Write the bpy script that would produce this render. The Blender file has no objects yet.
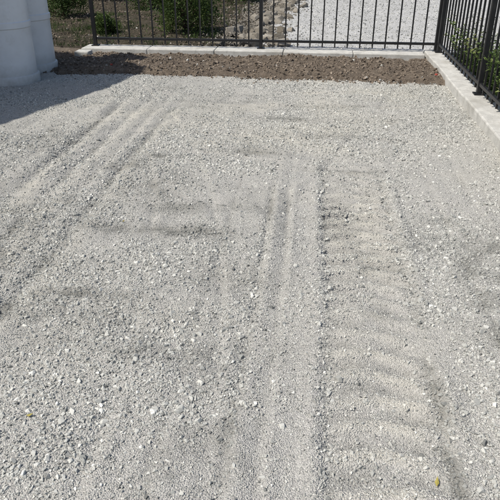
import bpy, math, random
import numpy as np
from mathutils import Vector, Matrix
random.seed(7); rng=np.random.default_rng(11)
sc=bpy.context.scene
sc.view_settings.view_transform='Standard'; sc.view_settings.look='None'; sc.view_settings.exposure=0
col=sc.collection
# ---------------- helpers
def link(o,parent=None):
    col.objects.link(o)
    if parent: o.parent=parent
    return o
def empty(name,loc=(0,0,0),rotz=0):
    e=bpy.data.objects.new(name,None); e.location=loc; e.rotation_euler=(0,0,rotz); e.empty_display_size=.2
    return link(e)
def mesh_np(name,V,F,mat,parent=None,attrs=None,smooth=False):
    me=bpy.data.meshes.new(name); V=np.asarray(V,dtype=np.float32); F=np.asarray(F,dtype=np.int32)
    n,m,k=len(V),len(F),F.shape[1]
    me.vertices.add(n); me.vertices.foreach_set('co',V.ravel())
    me.loops.add(m*k); me.loops.foreach_set('vertex_index',F.ravel())
    me.polygons.add(m); me.polygons.foreach_set('loop_start',np.arange(0,m*k,k,dtype=np.int32))
    me.update(calc_edges=True)
    if attrs:
        for an,a in attrs.items():
            at=me.attributes.new(an,'FLOAT','POINT'); at.data.foreach_set('value',np.asarray(a,dtype=np.float32))
    me.polygons.foreach_set('use_smooth',np.full(m,smooth,dtype=bool))
    me.materials.append(mat)
    o=bpy.data.objects.new(name,me); return link(o,parent)
def mesh_py(name,V,F,mat,parent=None,smooth=False,bevel=0):
    me=bpy.data.meshes.new(name); me.from_pydata(V,[],F); me.update()
    if smooth:
        for p in me.polygons: p.use_smooth=True
        me.set_sharp_from_angle(angle=math.radians(35))
    me.materials.append(mat); o=bpy.data.objects.new(name,me); link(o,parent)
    if bevel:
        b=o.modifiers.new('bev','BEVEL'); b.width=bevel; b.segments=2
    return o
def boxes(name,bl,mat,parent=None,bevel=0):
    V=[];F=[]
    for (x0,y0,z0,x1,y1,z1) in bl:
        s=len(V); V+=[(x0,y0,z0),(x1,y0,z0),(x1,y1,z0),(x0,y1,z0),(x0,y0,z1),(x1,y0,z1),(x1,y1,z1),(x0,y1,z1)]
        F+=[tuple(s+i for i in f) for f in ((0,3,2,1),(4,5,6,7),(0,1,5,4),(1,2,6,5),(2,3,7,6),(3,0,4,7))]
    return mesh_py(name,V,F,mat,parent,bevel=bevel)
def lathe(name,prof,mat,parent=None,seg=64,loc=(0,0,0)):
    V=[];F=[]
    for r,z in prof:
        for i in range(seg):
            a=2*math.pi*i/seg; V.append((loc[0]+r*math.cos(a),loc[1]+r*math.sin(a),loc[2]+z))
    for j in range(len(prof)-1):
        for i in range(seg):
            F.append((j*seg+i,j*seg+(i+1)%seg,(j+1)*seg+(i+1)%seg,(j+1)*seg+i))
    return mesh_py(name,V,F,mat,parent,smooth=True)
_g={}
def vnoise(x,y,scale,seed):
    if seed not in _g: _g[seed]=np.random.default_rng(seed).random((256,256))
    g=_g[seed]; r=seed*.7; xr=x*math.cos(r)-y*math.sin(r); yr=x*math.sin(r)+y*math.cos(r)
    X=xr/scale+1000.3; Y=yr/scale+1000.7
    xi=np.floor(X).astype(int); yi=np.floor(Y).astype(int); fx=X-xi; fy=Y-yi
    fx=fx*fx*(3-2*fx); fy=fy*fy*(3-2*fy)
    a=g[xi%256,yi%256];b=g[(xi+1)%256,yi%256];c=g[xi%256,(yi+1)%256];d=g[(xi+1)%256,(yi+1)%256]
    return (a*(1-fx)+b*fx)*(1-fy)+(c*(1-fx)+d*fx)*fy-.5
# ---------------- materials
class M:
    def __init__(s,name,rough=.9):
        s.m=bpy.data.materials.new(name); s.m.use_nodes=True; s.nt=s.m.node_tree; s.n=s.nt.nodes; s.l=s.nt.links
        s.b=s.n['Principled BSDF']; s.b.inputs['Roughness'].default_value=rough
        s.b.inputs['Specular IOR Level'].default_value=.2
        s.tc=s.n.new('ShaderNodeTexCoord').outputs['Object']
    def noise(s,scale,detail=4,rough=.6,vec=None):
        t=s.n.new('ShaderNodeTexNoise'); t.inputs['Scale'].default_value=scale; t.inputs['Detail'].default_value=detail; t.inputs['Roughness'].default_value=rough
        s.l.new(vec or s.tc,t.inputs['Vector']); return t.outputs['Fac']
    def vor(s,scale,out='Distance',feat='F1'):
        t=s.n.new('ShaderNodeTexVoronoi'); t.feature=feat; t.inputs['Scale'].default_value=scale; s.l.new(s.tc,t.inputs['Vector']); return t.outputs[out]
    def attr(s,name):
        t=s.n.new('ShaderNodeAttribute'); t.attribute_name=name; return t.outputs['Fac']
    def ramp(s,fac,stops):
        t=s.n.new('ShaderNodeValToRGB'); e=t.color_ramp.elements
        while len(e)<len(stops): e.new(.5)
        for i,(p,c) in enumerate(stops): e[i].position=p; e[i].color=(*c,1) if len(c)==3 else c
        s.l.new(fac,t.inputs[0]); return t.outputs[0]
    def mix(s,f,a,b,mode='MIX'):
        t=s.n.new('ShaderNodeMix'); t.data_type='RGBA'; t.blend_type=mode
        for inp,v in ((0,f),(6,a),(7,b)):
            if isinstance(v,(int,float)): t.inputs[inp].default_value=v
            elif isinstance(v,tuple): t.inputs[inp].default_value=(*v,1)
            else: s.l.new(v,t.inputs[inp])
        return t.outputs[2]
    def math(s,op,a,b):
        t=s.n.new('ShaderNodeMath'); t.operation=op
        for i,v in enumerate((a,b)):
            if isinstance(v,(int,float)): t.inputs[i].default_value=v
            else: s.l.new(v,t.inputs[i])
        return t.outputs[0]
    def color(s,c):
        if isinstance(c,tuple): s.b.inputs['Base Color'].default_value=(*c,1)
        else: s.l.new(c,s.b.inputs['Base Color'])
    def bump(s,h,dist=.01,strength=1.):
        t=s.n.new('ShaderNodeBump'); t.inputs['Distance'].default_value=dist; t.inputs['Strength'].default_value=strength
        s.l.new(h,t.inputs['Height']); s.l.new(t.outputs[0],s.b.inputs['Normal'])
g3=lambda v,w=0:(v*(1+w),v,v*(1-w*1.9))
mg=M('gravel_fines',.95)
cell=mg.ramp(mg.vor(210,'Color'),[(0,g3(.235,.02)),(.5,g3(.385,.035)),(1,g3(.56,.035))])
c=mg.mix(mg.ramp(mg.noise(45,4,.75),[(.35,(0,0,0)),(.7,(.5,.5,.5))]),cell,(.43,.42,.375))
c=mg.mix(mg.attr('damp_dark'),c,(.145,.142,.125))
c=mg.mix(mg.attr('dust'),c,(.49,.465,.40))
mg.color(c)
mg.bump(mg.math('MULTIPLY',mg.vor(190),-1.0),.005,1)
ms=M('crushed_stone',.85)
base=ms.ramp(ms.attr('tint'),[(0,(.13,.132,.126)),(.2,(.265,.268,.252)),(.55,(.42,.418,.387)),(.85,(.53,.524,.48)),(1,(.66,.65,.60))])
base=ms.mix(ms.attr('damp_dark'),base,(.135,.135,.122))
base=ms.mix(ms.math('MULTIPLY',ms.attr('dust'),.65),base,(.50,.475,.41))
ms.color(base)
mso=M('soil_mat',.97)
cs=mso.ramp(mso.noise(14,5,.75),[(.3,(.10,.08,.06)),(.55,(.19,.152,.115)),(.75,(.30,.25,.195))])
cs=mso.mix(mso.ramp(mso.noise(2.3,3),[(.4,(0,0,0)),(.65,(.5,.5,.5))]),cs,(.12,.095,.073))
mso.color(cs); mso.bump(mso.noise(60,4,.8),.02,1)
mcl=M('soil_clod',.97)
mcl.color(mcl.ramp(mcl.attr('tint'),[(0,(.08,.062,.047)),(.6,(.19,.153,.117)),(.9,(.30,.25,.20)),(.95,(.38,.36,.32)),(1,(.46,.45,.41))]))
mgr=M('ground_mat',.97)
cg=mgr.ramp(mgr.noise(5,5,.75),[(.35,(.03,.035,.018)),(.55,(.06,.058,.035)),(.7,(.09,.10,.045))])
cg=mgr.mix(mgr.ramp(mgr.noise(.6,2),[(.4,(0,0,0)),(.6,(.7,.7,.7))]),cg,(.085,.07,.05))
mgr.color(cg); mgr.bump(mgr.noise(35,4,.8),.04)
mmu=M('mulch_mat',.97); mmu.color(mmu.ramp(mmu.noise(11,5,.8),[(.3,(.03,.028,.018)),(.55,(.075,.062,.042)),(.75,(.13,.115,.08))])); mmu.bump(mmu.noise(40,4,.8),.03)
mc=M('concrete_mat',.9)
cc=mc.ramp(mc.noise(9,6,.7),[(.3,(.40,.39,.36)),(.7,(.62,.605,.56))])
cc=mc.mix(mc.ramp(mc.noise(2.2,5,.6),[(.5,(0,0,0)),(.75,(.6,.6,.6))]),cc,(.26,.24,.195))
cc=mc.mix(mc.ramp(mc.noise(26,4,.7),[(.58,(0,0,0)),(.72,(.5,.5,.5))]),cc,(.2,.19,.16))
mc.color(cc); mc.bump(mc.noise(90,4,.75),.005)
mp=M('pavement_mat',.95)
cp=mp.mix(.5,mp.ramp(mp.vor(50,'Color'),[(0,(.28,.28,.27)),(1,(.58,.57,.55))]),mp.ramp(mp.noise(2,5,.7),[(.3,(.30,.295,.285)),(.7,(.56,.55,.53))]))
mp.color(cp); mp.bump(mp.math('MULTIPLY',mp.vor(60),-1.),.01)
mf=M('black_metal',.42); mf.color(mf.mix(mf.ramp(mf.noise(12,3),[(.45,(0,0,0)),(.7,(.4,.4,.4))]),(.010,.010,.011),(.03,.028,.025))); mf.b.inputs['Specular IOR Level'].default_value=.5
mt=M('tank_plastic',.4); mt.b.inputs['Specular IOR Level'].default_value=.5
ct=mt.ramp(mt.noise(3,4,.65),[(.35,(.68,.69,.70)),(.7,(.78,.79,.80))])
ct=mt.mix(mt.ramp(mt.noise(5,6,.75),[(.5,(0,0,0)),(.8,(.5,.5,.5))]),ct,(.45,.43,.39))
sx_=mt.n.new('ShaderNodeSeparateXYZ'); mt.l.new(mt.tc,sx_.inputs[0])
dirt=mt.math('MULTIPLY',mt.ramp(sx_.outputs[2],[(0,(1,1,1)),(.2,(0,0,0))]),mt.noise(9,5,.7))
ct=mt.mix(dirt,ct,(.28,.26,.22))
mt.color(ct)
mred=M('red_paint',.7); mred.color(mred.mix(mred.noise(50),(.30,.05,.04),(.42,.10,.07)))
mdk=M('dark_plastic',.6); mdk.color(mdk.mix(mdk.noise(20),(.05,.05,.05),(.1,.1,.1)))
def leafmat(name,stops,tr=.25):
    m=M(name,.55); c=m.ramp(m.attr('tint'),stops); m.color(c)
    t=m.n.new('ShaderNodeBsdfTranslucent'); m.l.new(c,t.inputs[0]); x=m.n.new('ShaderNodeMixShader'); x.inputs[0].default_value=tr
    m.l.new(m.b.outputs[0],x.inputs[1]); m.l.new(t.outputs[0],x.inputs[2]); m.l.new(x.outputs[0],m.n['Material Output'].inputs[0]); return m.m
mleaf=leafmat('leaf_mat',[(0,(.02,.035,.012)),(.5,(.05,.085,.022)),(1,(.12,.16,.045))])
mweed=leafmat('weed_mat',[(0,(.035,.055,.018)),(.5,(.09,.14,.04)),(.85,(.17,.22,.07)),(1,(.28,.27,.11))],.3)
mdry=leafmat('fallen_leaf_mat',[(0,(.25,.20,.06)),(1,(.40,.34,.09))],.2)
mbark=M('bark_mat',.9); mbark.color(mbark.ramp(mbark.noise(20,6),[(.3,(.07,.05,.035)),(.7,(.16,.12,.09))]))
mrock=M('rock_mat',.9); mrock.color(mrock.mix(mrock.noise(7,5,.7),mrock.ramp(mrock.attr('tint'),[(0,(.12,.11,.09)),(1,(.42,.39,.34))]),(.18,.155,.12))); mrock.bump(mrock.noise(30,4,.75),.02)

# ---------------- lot height field
def tc(x,y): return .045*vnoise(y*0+3.3,y,2.2,21)+.014*vnoise(y*0+1.3,y,.4,22)+.008*vnoise(x,y,.12,23)
def sig(v): return 1/(1+np.exp(-np.clip(v,-40,40)))
def treadw(x,y,xx):
    t=np.sin(2*np.pi*(y/.14+1.5*np.abs(xx-.27)+.35*vnoise(x,y,.2,8))); return np.sign(t)*np.abs(t)**.45
def patchf(x,y): return np.clip(.7+1.5*vnoise(x,y,.33,6),.05,1.25)
def H(x,y):
    xx=x-tc(x,y)
    h=.038*vnoise(x,y,1.3,1)+.022*vnoise(x,y,.45,2)+.014*vnoise(x,y,.17,3)+.007*vnoise(x,y,.07,4)
    def gs(c,s): return np.exp(-((xx-c)/s)**2)
    fade=np.clip((4.8-y)/1.4,0,1)
    patch=patchf(x,y)
    inside=sig((xx-.09)/.014)*sig((.47-xx)/.02)
    tread=treadw(x,y,xx)
    near=.75+.8*np.exp(-((y-2.9)/.9)**2)
    side=.3+.7*np.clip(np.abs(xx-.28)/.10,0,1)
    h+=fade*inside*(-.012+.018*tread*patch*near*side)
    h+=fade*patch*(-.005*gs(.09,.022)+.010*gs(.045,.035)-.010*gs(.485,.022)+.012*gs(.54,.035))
    h+=fade*patch*(-.009*gs(-.24,.018)+.008*gs(-.20,.025)-.007*gs(-.13,.022)+.005*gs(-.09,.02)-.008*gs(.80,.025)+.007*gs(.85,.03)-.008*gs(1.02,.03)+.006*gs(1.07,.03)-.005*gs(-.47,.02))
    ins2=sig((xx+1.92)/.02)*sig((-1.36-xx)/.02)
    f2=np.clip((6.5-y)/.9,0,1)
    p2=np.clip(.75+1.6*vnoise(x,y,.4,17),.1,1.25)
    h+=f2*ins2*.006*tread*patch
    h+=f2*p2*(-.022*gs(-1.93,.045)+.017*gs(-1.83,.05)-.013*gs(-1.70,.035)+.010*gs(-1.61,.045)-.011*gs(-1.52,.03)*patch+.008*gs(-1.45,.03)-.017*gs(-1.36,.035)+.012*gs(-1.28,.05)+.014*gs(-2.04,.055)-.012*gs(-2.25,.045)*patch+.009*gs(-2.16,.045)-.010*gs(-2.5,.045))
    q=x+.9+.22*(y-3)+.05*(y-3)**2
    h+=.5*patch**1.5*(-.011*np.exp(-(q/.025)**2)+.009*np.exp(-((q-.055)/.03)**2)-.011*np.exp(-((q-.38)/.025)**2)+.008*np.exp(-((q-.43)/.03)**2))
    q=x+1.75-.42*(y-4.2)
    h+=.5*patch*np.clip((y-3.4)/.8,0,1)*np.clip((6.6-y)/.6,0,1)*(-.012*np.exp(-(q/.03)**2)+.010*np.exp(-((q+.06)/.035)**2)-.010*np.exp(-((q-.3)/.03)**2))
    q=x-.2-.3*(y-4.5)
    h+=.7*np.clip((y-3.2)/.8,0,1)*patch*(-.010*np.exp(-(q/.03)**2)+.008*np.exp(-((q+.06)/.035)**2)-.009*np.exp(-((q-.45)/.03)**2))
    h-=.009*np.exp(-((y-(3.02+.03*np.sin(x*5)))/.03)**2)*np.exp(-((x+.85)/.4)**2)
    h-=.011*(np.sin(2*np.pi*y/.52+2*vnoise(x,y,.8,9))>.75)*np.clip((y-3.6)/1,0,1)*np.clip((1.2-np.abs(x+.2))/.4,0,1)*patch
    return h
def soil_edge(x): return 7.02-.054*(x+.8)+.14*vnoise(x,x*0,.5,31)+.10*vnoise(x,x*0,.12,32)+.03*vnoise(x,x*0,.04,33)
def damp_dark(x,y):  # damp patches, plus darker tone along ruts and in tread hollows
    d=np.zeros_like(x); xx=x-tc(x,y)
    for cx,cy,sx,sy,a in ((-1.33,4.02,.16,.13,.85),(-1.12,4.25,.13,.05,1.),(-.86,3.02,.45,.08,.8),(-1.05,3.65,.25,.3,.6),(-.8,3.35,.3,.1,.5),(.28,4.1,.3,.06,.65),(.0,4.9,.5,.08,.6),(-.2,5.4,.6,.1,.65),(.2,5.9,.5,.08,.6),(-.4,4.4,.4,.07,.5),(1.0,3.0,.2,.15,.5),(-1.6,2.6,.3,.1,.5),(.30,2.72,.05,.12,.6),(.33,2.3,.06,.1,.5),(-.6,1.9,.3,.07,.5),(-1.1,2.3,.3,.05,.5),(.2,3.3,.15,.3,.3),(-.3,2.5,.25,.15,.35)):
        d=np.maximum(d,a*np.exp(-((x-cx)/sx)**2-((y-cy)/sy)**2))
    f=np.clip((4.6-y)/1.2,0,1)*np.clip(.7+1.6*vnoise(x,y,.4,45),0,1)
    for c_,s_,a in ((.10,.025,.5),(.49,.032,.7),(-.235,.018,.5),(-.13,.018,.35),(.81,.025,.45),(1.03,.025,.4),(-.47,.018,.3)):  # narrow darker lines along the right-hand track grooves
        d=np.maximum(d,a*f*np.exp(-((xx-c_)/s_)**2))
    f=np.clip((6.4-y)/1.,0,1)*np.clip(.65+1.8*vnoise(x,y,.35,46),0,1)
    for c_,s_,a in ((-1.36,.04,.5),(-1.94,.04,.5),(-1.70,.03,.4),(-1.52,.025,.3),(-2.26,.035,.4)):  # darker lines along the left ruts
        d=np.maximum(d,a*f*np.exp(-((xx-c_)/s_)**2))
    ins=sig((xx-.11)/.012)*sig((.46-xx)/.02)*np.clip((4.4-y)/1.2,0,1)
    d=np.maximum(d,.38*ins*np.clip(-treadw(x,y,xx),0,1)*patchf(x,y))  # darker tone where the tread wave dips
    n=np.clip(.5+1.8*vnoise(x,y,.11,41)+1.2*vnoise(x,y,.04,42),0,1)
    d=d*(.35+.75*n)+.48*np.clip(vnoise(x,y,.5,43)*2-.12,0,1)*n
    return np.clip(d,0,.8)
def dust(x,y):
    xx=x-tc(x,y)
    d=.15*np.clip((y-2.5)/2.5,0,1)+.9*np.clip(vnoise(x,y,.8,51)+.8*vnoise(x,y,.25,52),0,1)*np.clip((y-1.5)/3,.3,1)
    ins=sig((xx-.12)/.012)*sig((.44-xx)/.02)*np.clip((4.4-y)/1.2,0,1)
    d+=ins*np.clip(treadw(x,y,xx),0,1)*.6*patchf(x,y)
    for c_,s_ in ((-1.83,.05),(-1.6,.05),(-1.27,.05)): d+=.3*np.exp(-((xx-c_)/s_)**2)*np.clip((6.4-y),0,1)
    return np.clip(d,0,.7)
def grid(x0,x1,y0,y1,st):
    xs=np.linspace(x0,x1,int((x1-x0)/st)+1); ys=np.linspace(y0,y1,int((y1-y0)/st)+1)
    X,Y=np.meshgrid(xs,ys); nx,ny=len(xs),len(ys); i=np.arange(nx*ny).reshape(ny,nx)
    F=np.stack([i[:-1,:-1],i[:-1,1:],i[1:,1:],i[1:,:-1]],-1).reshape(-1,4); return X.ravel(),Y.ravel(),F
X,Y,F=grid(-4.2,1.43,-.4,7.5,.0125)
Z=H(X,Y)+rng.normal(0,.001,len(X))
Z=np.where(Y>soil_edge(X)+.05,Z-.05,Z)
gl=mesh_np('gravel_lot',np.stack([X,Y,Z],1),F,mg.m,attrs={'damp_dark':damp_dark(X,Y),'dust':dust(X,Y)},smooth=True)
X,Y,F=grid(-9,1.43,-9,7.4,.1)
mesh_np('gravel_lot_margin',np.stack([X,Y,.01*vnoise(X,Y,1.,1)-.05],1),F,mg.m,parent=gl,attrs={'damp_dark':X*0,'dust':X*0+.1},smooth=True)

# ---------------- stones
import bmesh
def hull(npts,flat,seed):
    r=np.random.default_rng(seed); bm=bmesh.new()
    for i in range(npts):
        p=r.normal(size=3); p/=np.linalg.norm(p); p*=r.uniform(.75,1.1); p*=np.array([1,r.uniform(.6,.9),flat])
        bm.verts.new(p)
    res=bmesh.ops.convex_hull(bm,input=bm.verts)
    bmesh.ops.delete(bm,geom=[g for g in res['geom_interior'] if isinstance(g,bmesh.types.BMVert)],context='VERTS')
    bmesh.ops.triangulate(bm,faces=bm.faces); bmesh.ops.recalc_face_normals(bm,faces=bm.faces)
    bm.verts.index_update(); V=np.array([v.co[:] for v in bm.verts]); Fc=np.array([[v.index for v in f.verts] for f in bm.faces]); bm.free()
    return V,Fc
TS=[hull(8,.65,s) for s in range(6)]+[hull(10,.75,s+20) for s in range(6)]
TB=[hull(15,.75,s+50) for s in range(8)]
def scatter(name,P,S,tint,mat,parent=None,T=TS,extra=None,sink=.25,tilt=.5,ex2=None):
    n=len(P); k=rng.integers(0,len(T),n); Vs=[];Fs=[];At=[];Ex=[];E2=[];off=0
    for t in range(len(T)):
        idx=np.where(k==t)[0]
        if not len(idx): continue
        V,Fc=T[t]; a=rng.uniform(0,2*np.pi,len(idx)); tx=rng.normal(0,tilt,len(idx)); 
        ca,sa,ct,st_=np.cos(a),np.sin(a),np.cos(tx),np.sin(tx)
        v=V[None]*S[idx][:,None,None]
        x,y,z=v[...,0],v[...,1],v[...,2]
        y2=y*ct[:,None]-z*st_[:,None]; z2=y*st_[:,None]+z*ct[:,None]
        x3=x*ca[:,None]-y2*sa[:,None]; y3=x*sa[:,None]+y2*ca[:,None]
        W=np.stack([x3,y3,z2],-1)+P[idx][:,None,:]; W[...,2]+=(S[idx]*sink)[:,None]
        Vs.append(W.reshape(-1,3)); Fs.append((Fc[None]+ (off+np.arange(len(idx))*len(V))[:,None,None]).reshape(-1,3)); off+=len(idx)*len(V)
        At.append(np.repeat(tint[idx],len(V)))
        if extra is not None: Ex.append(np.repeat(extra[idx],len(V)))
        if ex2 is not None: E2.append(np.repeat(ex2[idx],len(V)))
    at={'tint':np.concatenate(At)}
    if extra is not None: at['damp_dark']=np.concatenate(Ex)
    if ex2 is not None: at['dust']=np.concatenate(E2)
    return mesh_np(name,np.concatenate(Vs),np.concatenate(Fs),mat,parent,attrs=at)
def lotpts(n,x0,x1,y0,y1,mask=None):
    x=rng.uniform(x0,x1,n); y=rng.uniform(y0,y1,n)
    keep=(y<soil_edge(x)+rng.normal(.02,.06,n))
    keep&=(x>-.68*y-1.1)
    if mask is not None: keep&=rng.random(n)<mask(x,y)
    x,y=x[keep],y[keep]; return np.stack([x,y,H(x,y)],1)
def coarse(x,y):
    m=.5+1.5*vnoise(x,y,.55,61)+1.0*vnoise(x,y,.2,62)
    m+=.35*(x<-.45)*(y<3.2)+.3*(x>.6)*(y<3)
    xx=x-tc(x,y)
    intrack=((xx>.11)&(xx<.45))|((xx>-.22)&(xx<.05)); m-=.35*intrack*(y<4.2)
    for c_,a in ((.09,.3),(.49,.5),(-.24,.4)): m+=a*np.exp(-((xx-c_)/.035)**2)*(y<4.2)
    for c_ in (-1.80,-1.58,-1.28): m-=.3*np.exp(-((xx-c_)/.06)**2)
    for c_ in (-1.94,-1.70,-1.36): m+=.25*np.exp(-((xx-c_)/.035)**2)
    return np.clip(m,.06,1)
def mk(name,n,reg,smin,smax,mask,tb,T=TS,sink=.2,ts=.25):
    P=lotpts(n,*reg,mask); k=len(P); u=rng.random(k); S=smin*(smax/smin)**(u**1.6)
    t=np.clip(tb+rng.normal(0,ts,k),0,1); e=damp_dark(P[:,0],P[:,1])*.85; d=dust(P[:,0],P[:,1])*rng.random(k)
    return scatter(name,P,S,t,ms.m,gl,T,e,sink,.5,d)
mk('small_stones',210000,(-3.2,1.42,.7,3.4),.003,.0062,lambda x,y:np.clip(.5+coarse(x,y),0,1),.55)
mk('small_stones_back',110000,(-4.2,1.42,3.4,7.2),.0045,.009,lambda x,y:np.clip(.3+coarse(x,y),0,1),.58)
mk('medium_stones',52000,(-3.2,1.42,.7,3.4),.0065,.0125,coarse,.55)
mk('medium_stones_back',40000,(-4.2,1.42,3.4,7.2),.008,.015,coarse,.56)
mk('large_stones',3800,(-3.2,1.42,.7,3.4),.011,.019,lambda x,y:coarse(x,y)**1.6,.55,TB,.05)
mk('large_stones_back',2200,(-4.2,1.42,3.4,7.2),.012,.021,lambda x,y:coarse(x,y)**1.6,.5,TB,.1)

# ---------------- ground sheet
V=[(-400,-400,-.12),(400,-400,-.12),(400,400,-.12),(-400,400,-.12)]
mesh_py('ground',V,[(0,1,2,3)],mgr.m)
def bedH(X,Y): return .02+.10*vnoise(X,Y,.9,71)+.05*vnoise(X,Y,.22,72)+.03*vnoise(X,Y,.09,73)
X,Y,F=grid(-9,-.9,8.78,19,.06)
pb=mesh_np('planting_bed',np.stack([X,Y,bedH(X,Y)],1),F,mmu.m,smooth=True)
n=7000; x=rng.uniform(-6.5,-.9,n); y=rng.uniform(8.85,17,n)
scatter('mulch_chips',np.stack([x,y,bedH(x,y)],1),rng.uniform(.008,.03,n),np.clip(rng.normal(.3,.3,n),0,1),mcl.m,pb,TS)
X,Y,F=grid(-9,-3.3,7.3,8.8,.05)
mesh_np('shaded_earth',np.stack([X,Y,.01+.05*vnoise(X,Y,.5,74)+.03*vnoise(X,Y,.09,73)],1),F,mso.m,smooth=True)
X,Y,F=grid(1.66,5.2,-3,8.8,.06)
mesh_np('verge',np.stack([X,Y,-.03+.06*vnoise(X,Y,.6,75)+.04*vnoise(X,Y,.12,76)],1),F,mgr.m,smooth=True)
X,Y,F=grid(-.95,9,8.79,24,.06)
mesh_np('pavement',np.stack([X,Y,.045+.02*vnoise(X,Y,.9,77)],1),F,mp.m,smooth=True)
n=14000; x=rng.uniform(-.7,3.5,n); y=rng.uniform(8.8,17,n)
scatter('pavement_gravel',np.stack([x,y,.045+.02*vnoise(x,y,.9,77)],1),.006*(4**(rng.random(n)**2.2)),np.clip(rng.normal(.45,.3,n),0,1),ms.m,bpy.data.objects['pavement'],TS,np.zeros(n))
# ---------------- soil bed
X,Y,F=grid(-4.6,1.43,6.6,8.45,.0135)
def soilH(X,Y):
    d=Y-soil_edge(X)
    prof=np.clip(d/.18,0,1); prof=prof*prof*(3-2*prof)
    return -.06+prof*(.085+.04*vnoise(X,Y,.5,81)+.04*vnoise(X,Y,.17,82)+.025*vnoise(X,Y,.06,83)+.014*vnoise(X,Y,.03,84)+.03*np.exp(-((d-.45)/.25)**2))
sb=mesh_np('soil_bed',np.stack([X,Y,soilH(X,Y)],1),F,mso.m,smooth=True)
n=13000; x=rng.uniform(-4,1.4,n); y=rng.uniform(6.8,8.38,n); k=y>soil_edge(x)+rng.normal(0,.08,n); x,y=x[k],y[k]
scatter('soil_clods',np.stack([x,y,np.maximum(soilH(x,y),H(x,y)-.005)],1),.006*(5**(rng.random(len(x))**2.5)),np.clip(rng.normal(.45,.22,len(x)),0,1),mcl.m,sb,TS)
# ---------------- kerbs
def kerb(name,segs,along):
    bl=[]
    for a,b in segs:
        dz=random.uniform(-.004,.004); dj=random.uniform(-.004,.004)
        if along=='x': bl.append((a+.003,8.40+dj,-.15,b-.003,8.74+dj,.085+dz))
        else: bl.append((1.42+dj,a+.003,-.15,1.67+dj,b-.003,.10+dz))
    return boxes(name,bl,mc.m,bevel=.012)
kerb('concrete_kerb',[(-3.3+i*.94,-3.3+(i+1)*.94) for i in range(5)],'x')
kerb('concrete_kerb',[(8.74-(i+1)*.9,8.74-i*.9) for i in range(13)],'y')
boxes('concrete_block',[(-3.28,8.08,-.05,-3.08,8.26,.09)],mc.m,bevel=.015)
# ---------------- fences
def fence(name,posts,along,c,zb):
    e=empty(name)
    def B(a0,a1,h,z0,z1):
        return (a0,c-h,z0,a1,c+h,z1) if along=='x' else (c-h,a0,z0,c+h,a1,z1)
    pl=[];cp=[];bp=[];rl=[];pk=[]
    for p in posts:
        pl.append(B(p-.024,p+.024,.024,zb,zb+1.26)); cp.append(B(p-.03,p+.03,.03,zb+1.26,zb+1.285)); bp.append(B(p-.05,p+.05,.05,zb,zb+.012))
    for a,b in zip(posts[:-1],posts[1:]):
        for z in (.10,1.02,1.17): rl.append(B(a+.024,b-.024,.016,zb+z-.016,zb+z+.016))
        n=14
        for i in range(1,n):
            p=a+(b-a)*i/n; pk.append(B(p-.009,p+.009,.009,zb+.03,zb+1.17))
    boxes('posts',pl,mf.m,e,.004); boxes('post_caps',cp,mf.m,e,.004); boxes('base_plates',bp,mf.m,e,.003); boxes('rails',rl,mf.m,e,.003); boxes('pickets',pk,mf.m,e)
    return e
fence('metal_fence',[-3.16,-.80,1.56],'x',8.62,.085)
fence('metal_fence',[8.50-2.36*i for i in range(5)][::-1],'y',1.58,.10)
# ---------------- tanks
def tank(loc,label):
    e=empty('water_tank',loc,0)
    r=.30
    prof=[(0,-.03),(r+.022,-.03),(r+.022,.055),(r+.016,.065),(r,.07),(r,.56),(r+.012,.57),(r+.012,.625),(r,.635),(r,1.15),(r+.012,1.16),(r+.012,1.215),(r,1.225),(r,1.62),(r-.02,1.68),(r-.06,1.725),(r-.12,1.75),(.11,1.77),(.11,1.82),(.10,1.83),(0,1.83)]
    lathe('tank_shell',prof,mt.m,e,96)
    lathe('outlet_collar',[(0,1.835),(.09,1.835),(.09,1.87),(.08,1.88),(0,1.88)],mdk.m,e,32)
    if label:
        cu=bpy.data.curves.new('label','FONT'); cu.body='TANK'; cu.size=.09; cu.align_x='RIGHT'; o=bpy.data.objects.new('tmp',cu); col.objects.link(o)
        bpy.context.view_layer.update(); dg=bpy.context.evaluated_depsgraph_get(); me=bpy.data.meshes.new_from_object(o.evaluated_get(dg)); bpy.data.objects.remove(o)
        for v in me.vertices:
            a=math.radians(label)+(v.co.x)/r; z=v.co.y+.73; v.co=((r+.003)*math.cos(a),(r+.003)*math.sin(a),z)
        me.materials.clear(); me.materials.append(mred.m); link(bpy.data.objects.new('label',me),e)
    return e
tank((-3.50,6.68,0.02),-62)
tank((-3.56,7.36,0.02),0)
for (x,y,z) in ((1.36,7.25,.0),(-2.55,7.42,.0)):
    e=empty('marker_peg',(x,y,z)); lathe('stake',[(0,-.05),(.012,-.05),(.012,.05),(0,.05)],mbark.m,e,12); lathe('cap',[(0,.051),(.017,.051),(.018,.06),(.016,.066),(0,.067)],mred.m,e,16)
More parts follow.
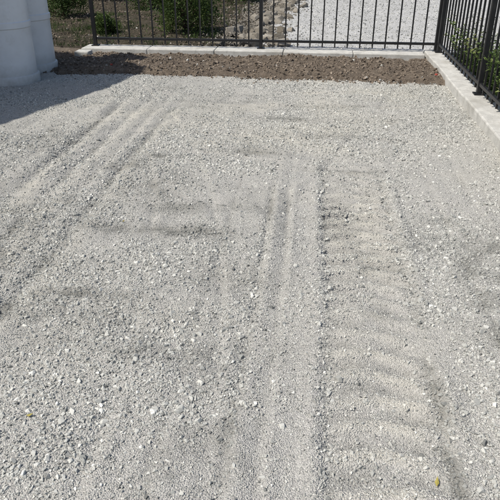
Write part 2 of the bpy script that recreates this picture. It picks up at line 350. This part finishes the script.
# ---------------- vegetation
def leaves(name,P,D,L,W,tint,mat,parent=None,flat=False):
    n=len(P); D=D/np.linalg.norm(D,axis=1)[:,None]
    r=np.tile(np.array([[0,0,1.]]),(n,1)) if flat else rng.normal(size=(n,3)); S=np.cross(D,r); S/=np.linalg.norm(S,axis=1)[:,None]+1e-9; N=np.cross(D,S)
    L=L[:,None];W=W[:,None]
    v0=P; v1=P+D*L*.45+S*W+N*W*.3; v2=P+D*L-N*L*.12; v3=P+D*L*.45-S*W+N*W*.3; v4=P+D*L*.5
    V=np.stack([v0,v1,v4,v2,v3],1).reshape(-1,3)
    b=np.arange(n)[:,None]*5
    F=np.concatenate([b+[0,1,2],b+[1,3,2],b+[0,2,4],b+[2,3,4]])
    return mesh_np(name,V,F,mat,parent,attrs={'tint':np.repeat(tint,5)})
def tube(name,segs,mat,parent):
    V=[];F=[]
    for a,b,ra,rb in segs:
        a=Vector(a);b=Vector(b);d=(b-a).normalized();u=d.orthogonal().normalized();w=d.cross(u);s=len(V)
        for i in range(6):
            t=i*math.pi/3; o=u*math.cos(t)+w*math.sin(t); V.append(tuple(a+o*ra)); V.append(tuple(b+o*rb))
        for i in range(6):
            j=(i+1)%6; F.append((s+2*i,s+2*j,s+2*j+1,s+2*i+1))
    return mesh_py(name,V,F,mat,parent)
def shrub(loc,r,h,n):
    e=empty('shrub',loc); segs=[];cl=[]
    for i in range(34):
        a=random.uniform(0,6.28); ph=random.uniform(.05,1)**.7; rr=r*random.uniform(.55,.95)*math.sqrt(max(.05,1-(ph-.45)**2*2.2))
        c_=Vector((rr*math.cos(a),rr*math.sin(a),h*ph*.92)); cl.append(c_); m_=c_*.5+Vector((0,0,.05)); m_.x*=.6;m_.y*=.6
        segs+=[((0,0,0),m_,.016,.009),(m_,c_,.009,.004)]
    tube('stems',segs,mbark.m,e)
    k=rng.integers(0,len(cl),n); C=np.array([c_[:] for c_ in cl])[k]; off=rng.normal(size=(n,3))*r*.17; P=C+off; P[:,2]=np.maximum(P[:,2],.02)
    D=off+rng.normal(size=(n,3))*.08+np.array([0,0,.06]); bright=rng.random(len(cl))*.6
    leaves('foliage',P,D,rng.uniform(.03,.055,n),rng.uniform(.007,.014,n),np.clip(bright[k]+rng.normal(.3,.15,n),0,1),mleaf,e)
shrub((-2.25,10.6,0),.55,.95,10500)
shrub((-5.05,12.2,0),.48,.8,7000)
shrub((-3.7,14.0,0),.6,.9,9000)
shrub((-1.9,15.5,0),.5,.8,7000)
shrub((-3.0,16.5,0),.6,.9,8000)
shrub((-5.6,15.5,0),.7,1.1,8000)
shrub((-3.55,10.3,0),.22,.25,2500)
shrub((-2.9,12.6,0),.25,.3,2500)
def weeds(name,pts,hr,mat,lf=(.03,.06),nl=26,bias=0):
    for (x,y,z) in pts:
        e=empty(name,(x,y,z)); segs=[];P=[];D=[];L=[];T=[]
        for s in range(random.randint(4,8)):
            a=random.uniform(0,6.28) if not bias else math.pi+random.gauss(0,.9)
            h=random.uniform(*hr); lean=random.uniform(.1,.45)*h
            pr=Vector((0,0,0)); base_t=random.uniform(.2,.7)
            for j in range(1,7):
                f=j/6; q=Vector((math.cos(a)*lean*f*f,math.sin(a)*lean*f*f,h*f*(1-.12*f)))+Vector((random.gauss(0,.006),random.gauss(0,.006),0))
                segs.append((pr,q,.003*(1.2-f*.7),.003*(1.1-f*.7)))
                for _ in range(nl//6):
                    t=random.random(); P.append(pr.lerp(q,t)); b=random.uniform(0,6.28); D.append((math.cos(b),math.sin(b),random.uniform(-.2,.8))); L.append(random.uniform(*lf)*(1.25-.6*f)); T.append(min(1,max(0,base_t+random.gauss(0,.15)+.2*f)))
                pr=q
        tube('stems',segs,bpy.data.materials['weed_mat'],e)
        L=np.array(L); leaves('leaves',np.array([p[:] for p in P]),np.array(D),L,L*.2,np.array(T),mat,e)
wp=[(random.uniform(1.74,2.4),y,-.03) for y in np.arange(3.6,8.3,.13)]
weeds('weed_plant',wp,(.25,.8),mweed,(.035,.08))
weeds('weed_plant',[(1.70,y,-.02) for y in (4.35,4.7,5.0,5.25,5.55,5.85,6.2,6.5,6.9,7.5)],(.35,.8),mweed,(.045,.09),48,1)
def grass(name,x0,x1,y0,y1,n,h,z,mat=mweed):
    cx=rng.uniform(x0,x1,n//18); cy=rng.uniform(y0,y1,n//18); k=rng.integers(0,len(cx),n)
    x=cx[k]+rng.normal(0,.05,n); y=cy[k]+rng.normal(0,.05,n)
    P=np.stack([x,y,np.full(n,z)],1); D=np.stack([rng.normal(0,.35,n),rng.normal(0,.35,n),np.ones(n)],1); L=rng.uniform(.4,1,n)*h
    leaves(name,P,D,L,np.full(n,.004),np.clip(rng.random(len(cx))[k]*.6+rng.normal(.1,.1,n),0,1),mat)
grass('grass',-6.5,-3.3,8.9,13,7000,.10,.0,mleaf)
grass('grass',1.75,3.4,2.5,8.7,18000,.22,-.03)
grass('grass',-3.2,-1.5,8.85,16,4000,.08,.02,mleaf)
n=150; y=rng.uniform(8.85,17,n); x=-1.0+rng.normal(0,.18,n)+.03*(y-9)
scatter('rock_border',np.stack([x,y,np.full(n,.04)],1),rng.uniform(.05,.15,n),rng.random(n),mrock.m,None,TB,None,.1,.3)
n=2600; y=rng.uniform(8.8,17,n); x=-1.2+rng.normal(0,.3,n)
scatter('rubble',np.stack([x,y,np.full(n,.05)],1),rng.uniform(.01,.035,n),rng.random(n),mrock.m,bpy.data.objects['rock_border'],TS,None,.1,.3)
P=np.array([[-.945,1.476,.02],[.427,1.34,.02],[1.0,2.2,.02],[-1.1,3.1,.02]]); P[:,2]=H(P[:,0],P[:,1])+.010
D=np.array([[1,.3,.05],[.2,1,.1],[-1,.2,.1],[.4,.6,.1]],dtype=float)
leaves('fallen_leaves',P,D,np.array([.026,.036,.02,.02]),np.array([.007,.007,.006,.006]),np.array([.8,.9,.1,.1]),mdry,None,True)
# ---------------- house (left; throws the shade on the left)
mw=M('siding_mat',.8); mw.color(mw.mix(mw.noise(4,5),(.50,.48,.43),(.58,.56,.51)))
mr=M('roof_mat',.9); mr.color(mr.mix(mr.vor(6,'Color'),(.07,.065,.06),(.13,.12,.11))); mr.bump(mr.noise(30),.01)
mgl=M('window_glass',.08); mgl.color((.03,.04,.05)); mwh=M('white_trim',.6); mwh.color(mwh.mix(mwh.noise(8),(.72,.72,.7),(.8,.8,.78)))
hs=empty('siding_house',(-4.56,6.0,0),-math.radians(16.7))
boxes('walls',[(-6,-9,-.12,0,0,3.3)],mw.m,hs)
boxes('siding_boards',[(0,-9,.15+i*.2,.012,0,.335+i*.2) for i in range(15)],mw.m,hs,.003)
V=[(.4,-9.3,3.3),(.4,.3,3.3),(-3,.3,4.7),(-3,-9.3,4.7),(-6.4,.3,3.3),(-6.4,-9.3,3.3),(.4,-9.3,3.16),(.4,.3,3.16),(-6.4,.3,3.16),(-6.4,-9.3,3.16)]
mesh_py('roof',V,[(0,1,2,3),(3,2,4,5),(0,6,7,1),(4,8,9,5),(1,7,8,4,2),(0,3,5,9,6),(6,9,8,7)],mr.m,hs)
boxes('window_frames',[(.014,-3,1.0,.06,-1.6,2.2),(.014,-7,1.0,.06,-5.6,2.2)],mwh.m,hs,.005)
boxes('window_panes',[(.05,-2.93,1.07,.066,-2.34,2.13),(.05,-2.26,1.07,.066,-1.67,2.13),(.05,-6.93,1.07,.066,-6.34,2.13),(.05,-6.26,1.07,.066,-5.67,2.13)],mgl.m,hs)
boxes('door',[(.014,-4.8,0,.05,-3.9,2.05)],mwh.m,hs,.005)
# ---------------- light, sky, camera
el=math.radians(54); sx,sy=-.862,-.507
sd=Vector((sx*math.cos(el),sy*math.cos(el),math.sin(el)))
L=bpy.data.lights.new('sun','SUN'); L.energy=4.8; L.angle=math.radians(.6); L.color=(1,.96,.89)
lo=bpy.data.objects.new('sun',L); lo.rotation_euler=sd.to_track_quat('Z','Y').to_euler(); link(lo)
w=bpy.data.worlds.new('World'); sc.world=w; w.use_nodes=True; nt=w.node_tree
sk=nt.nodes.new('ShaderNodeTexSky'); sk.sky_type='NISHITA'; sk.sun_disc=False; sk.sun_elevation=el; sk.sun_rotation=math.atan2(sx,sy)
sk.dust_density=1.8
bg=nt.nodes['Background']; bg.inputs[1].default_value=.115; nt.links.new(sk.outputs[0],bg.inputs[0])
cam=bpy.data.cameras.new('camera'); cam.lens=43.2; cam.sensor_width=36; cam.clip_end=1500; cam.clip_start=.05
co=bpy.data.objects.new('camera',cam); co.location=(0,0,1.5); co.rotation_euler=(math.radians(90-27.85),0,math.radians(6.3)); link(co); sc.camera=co
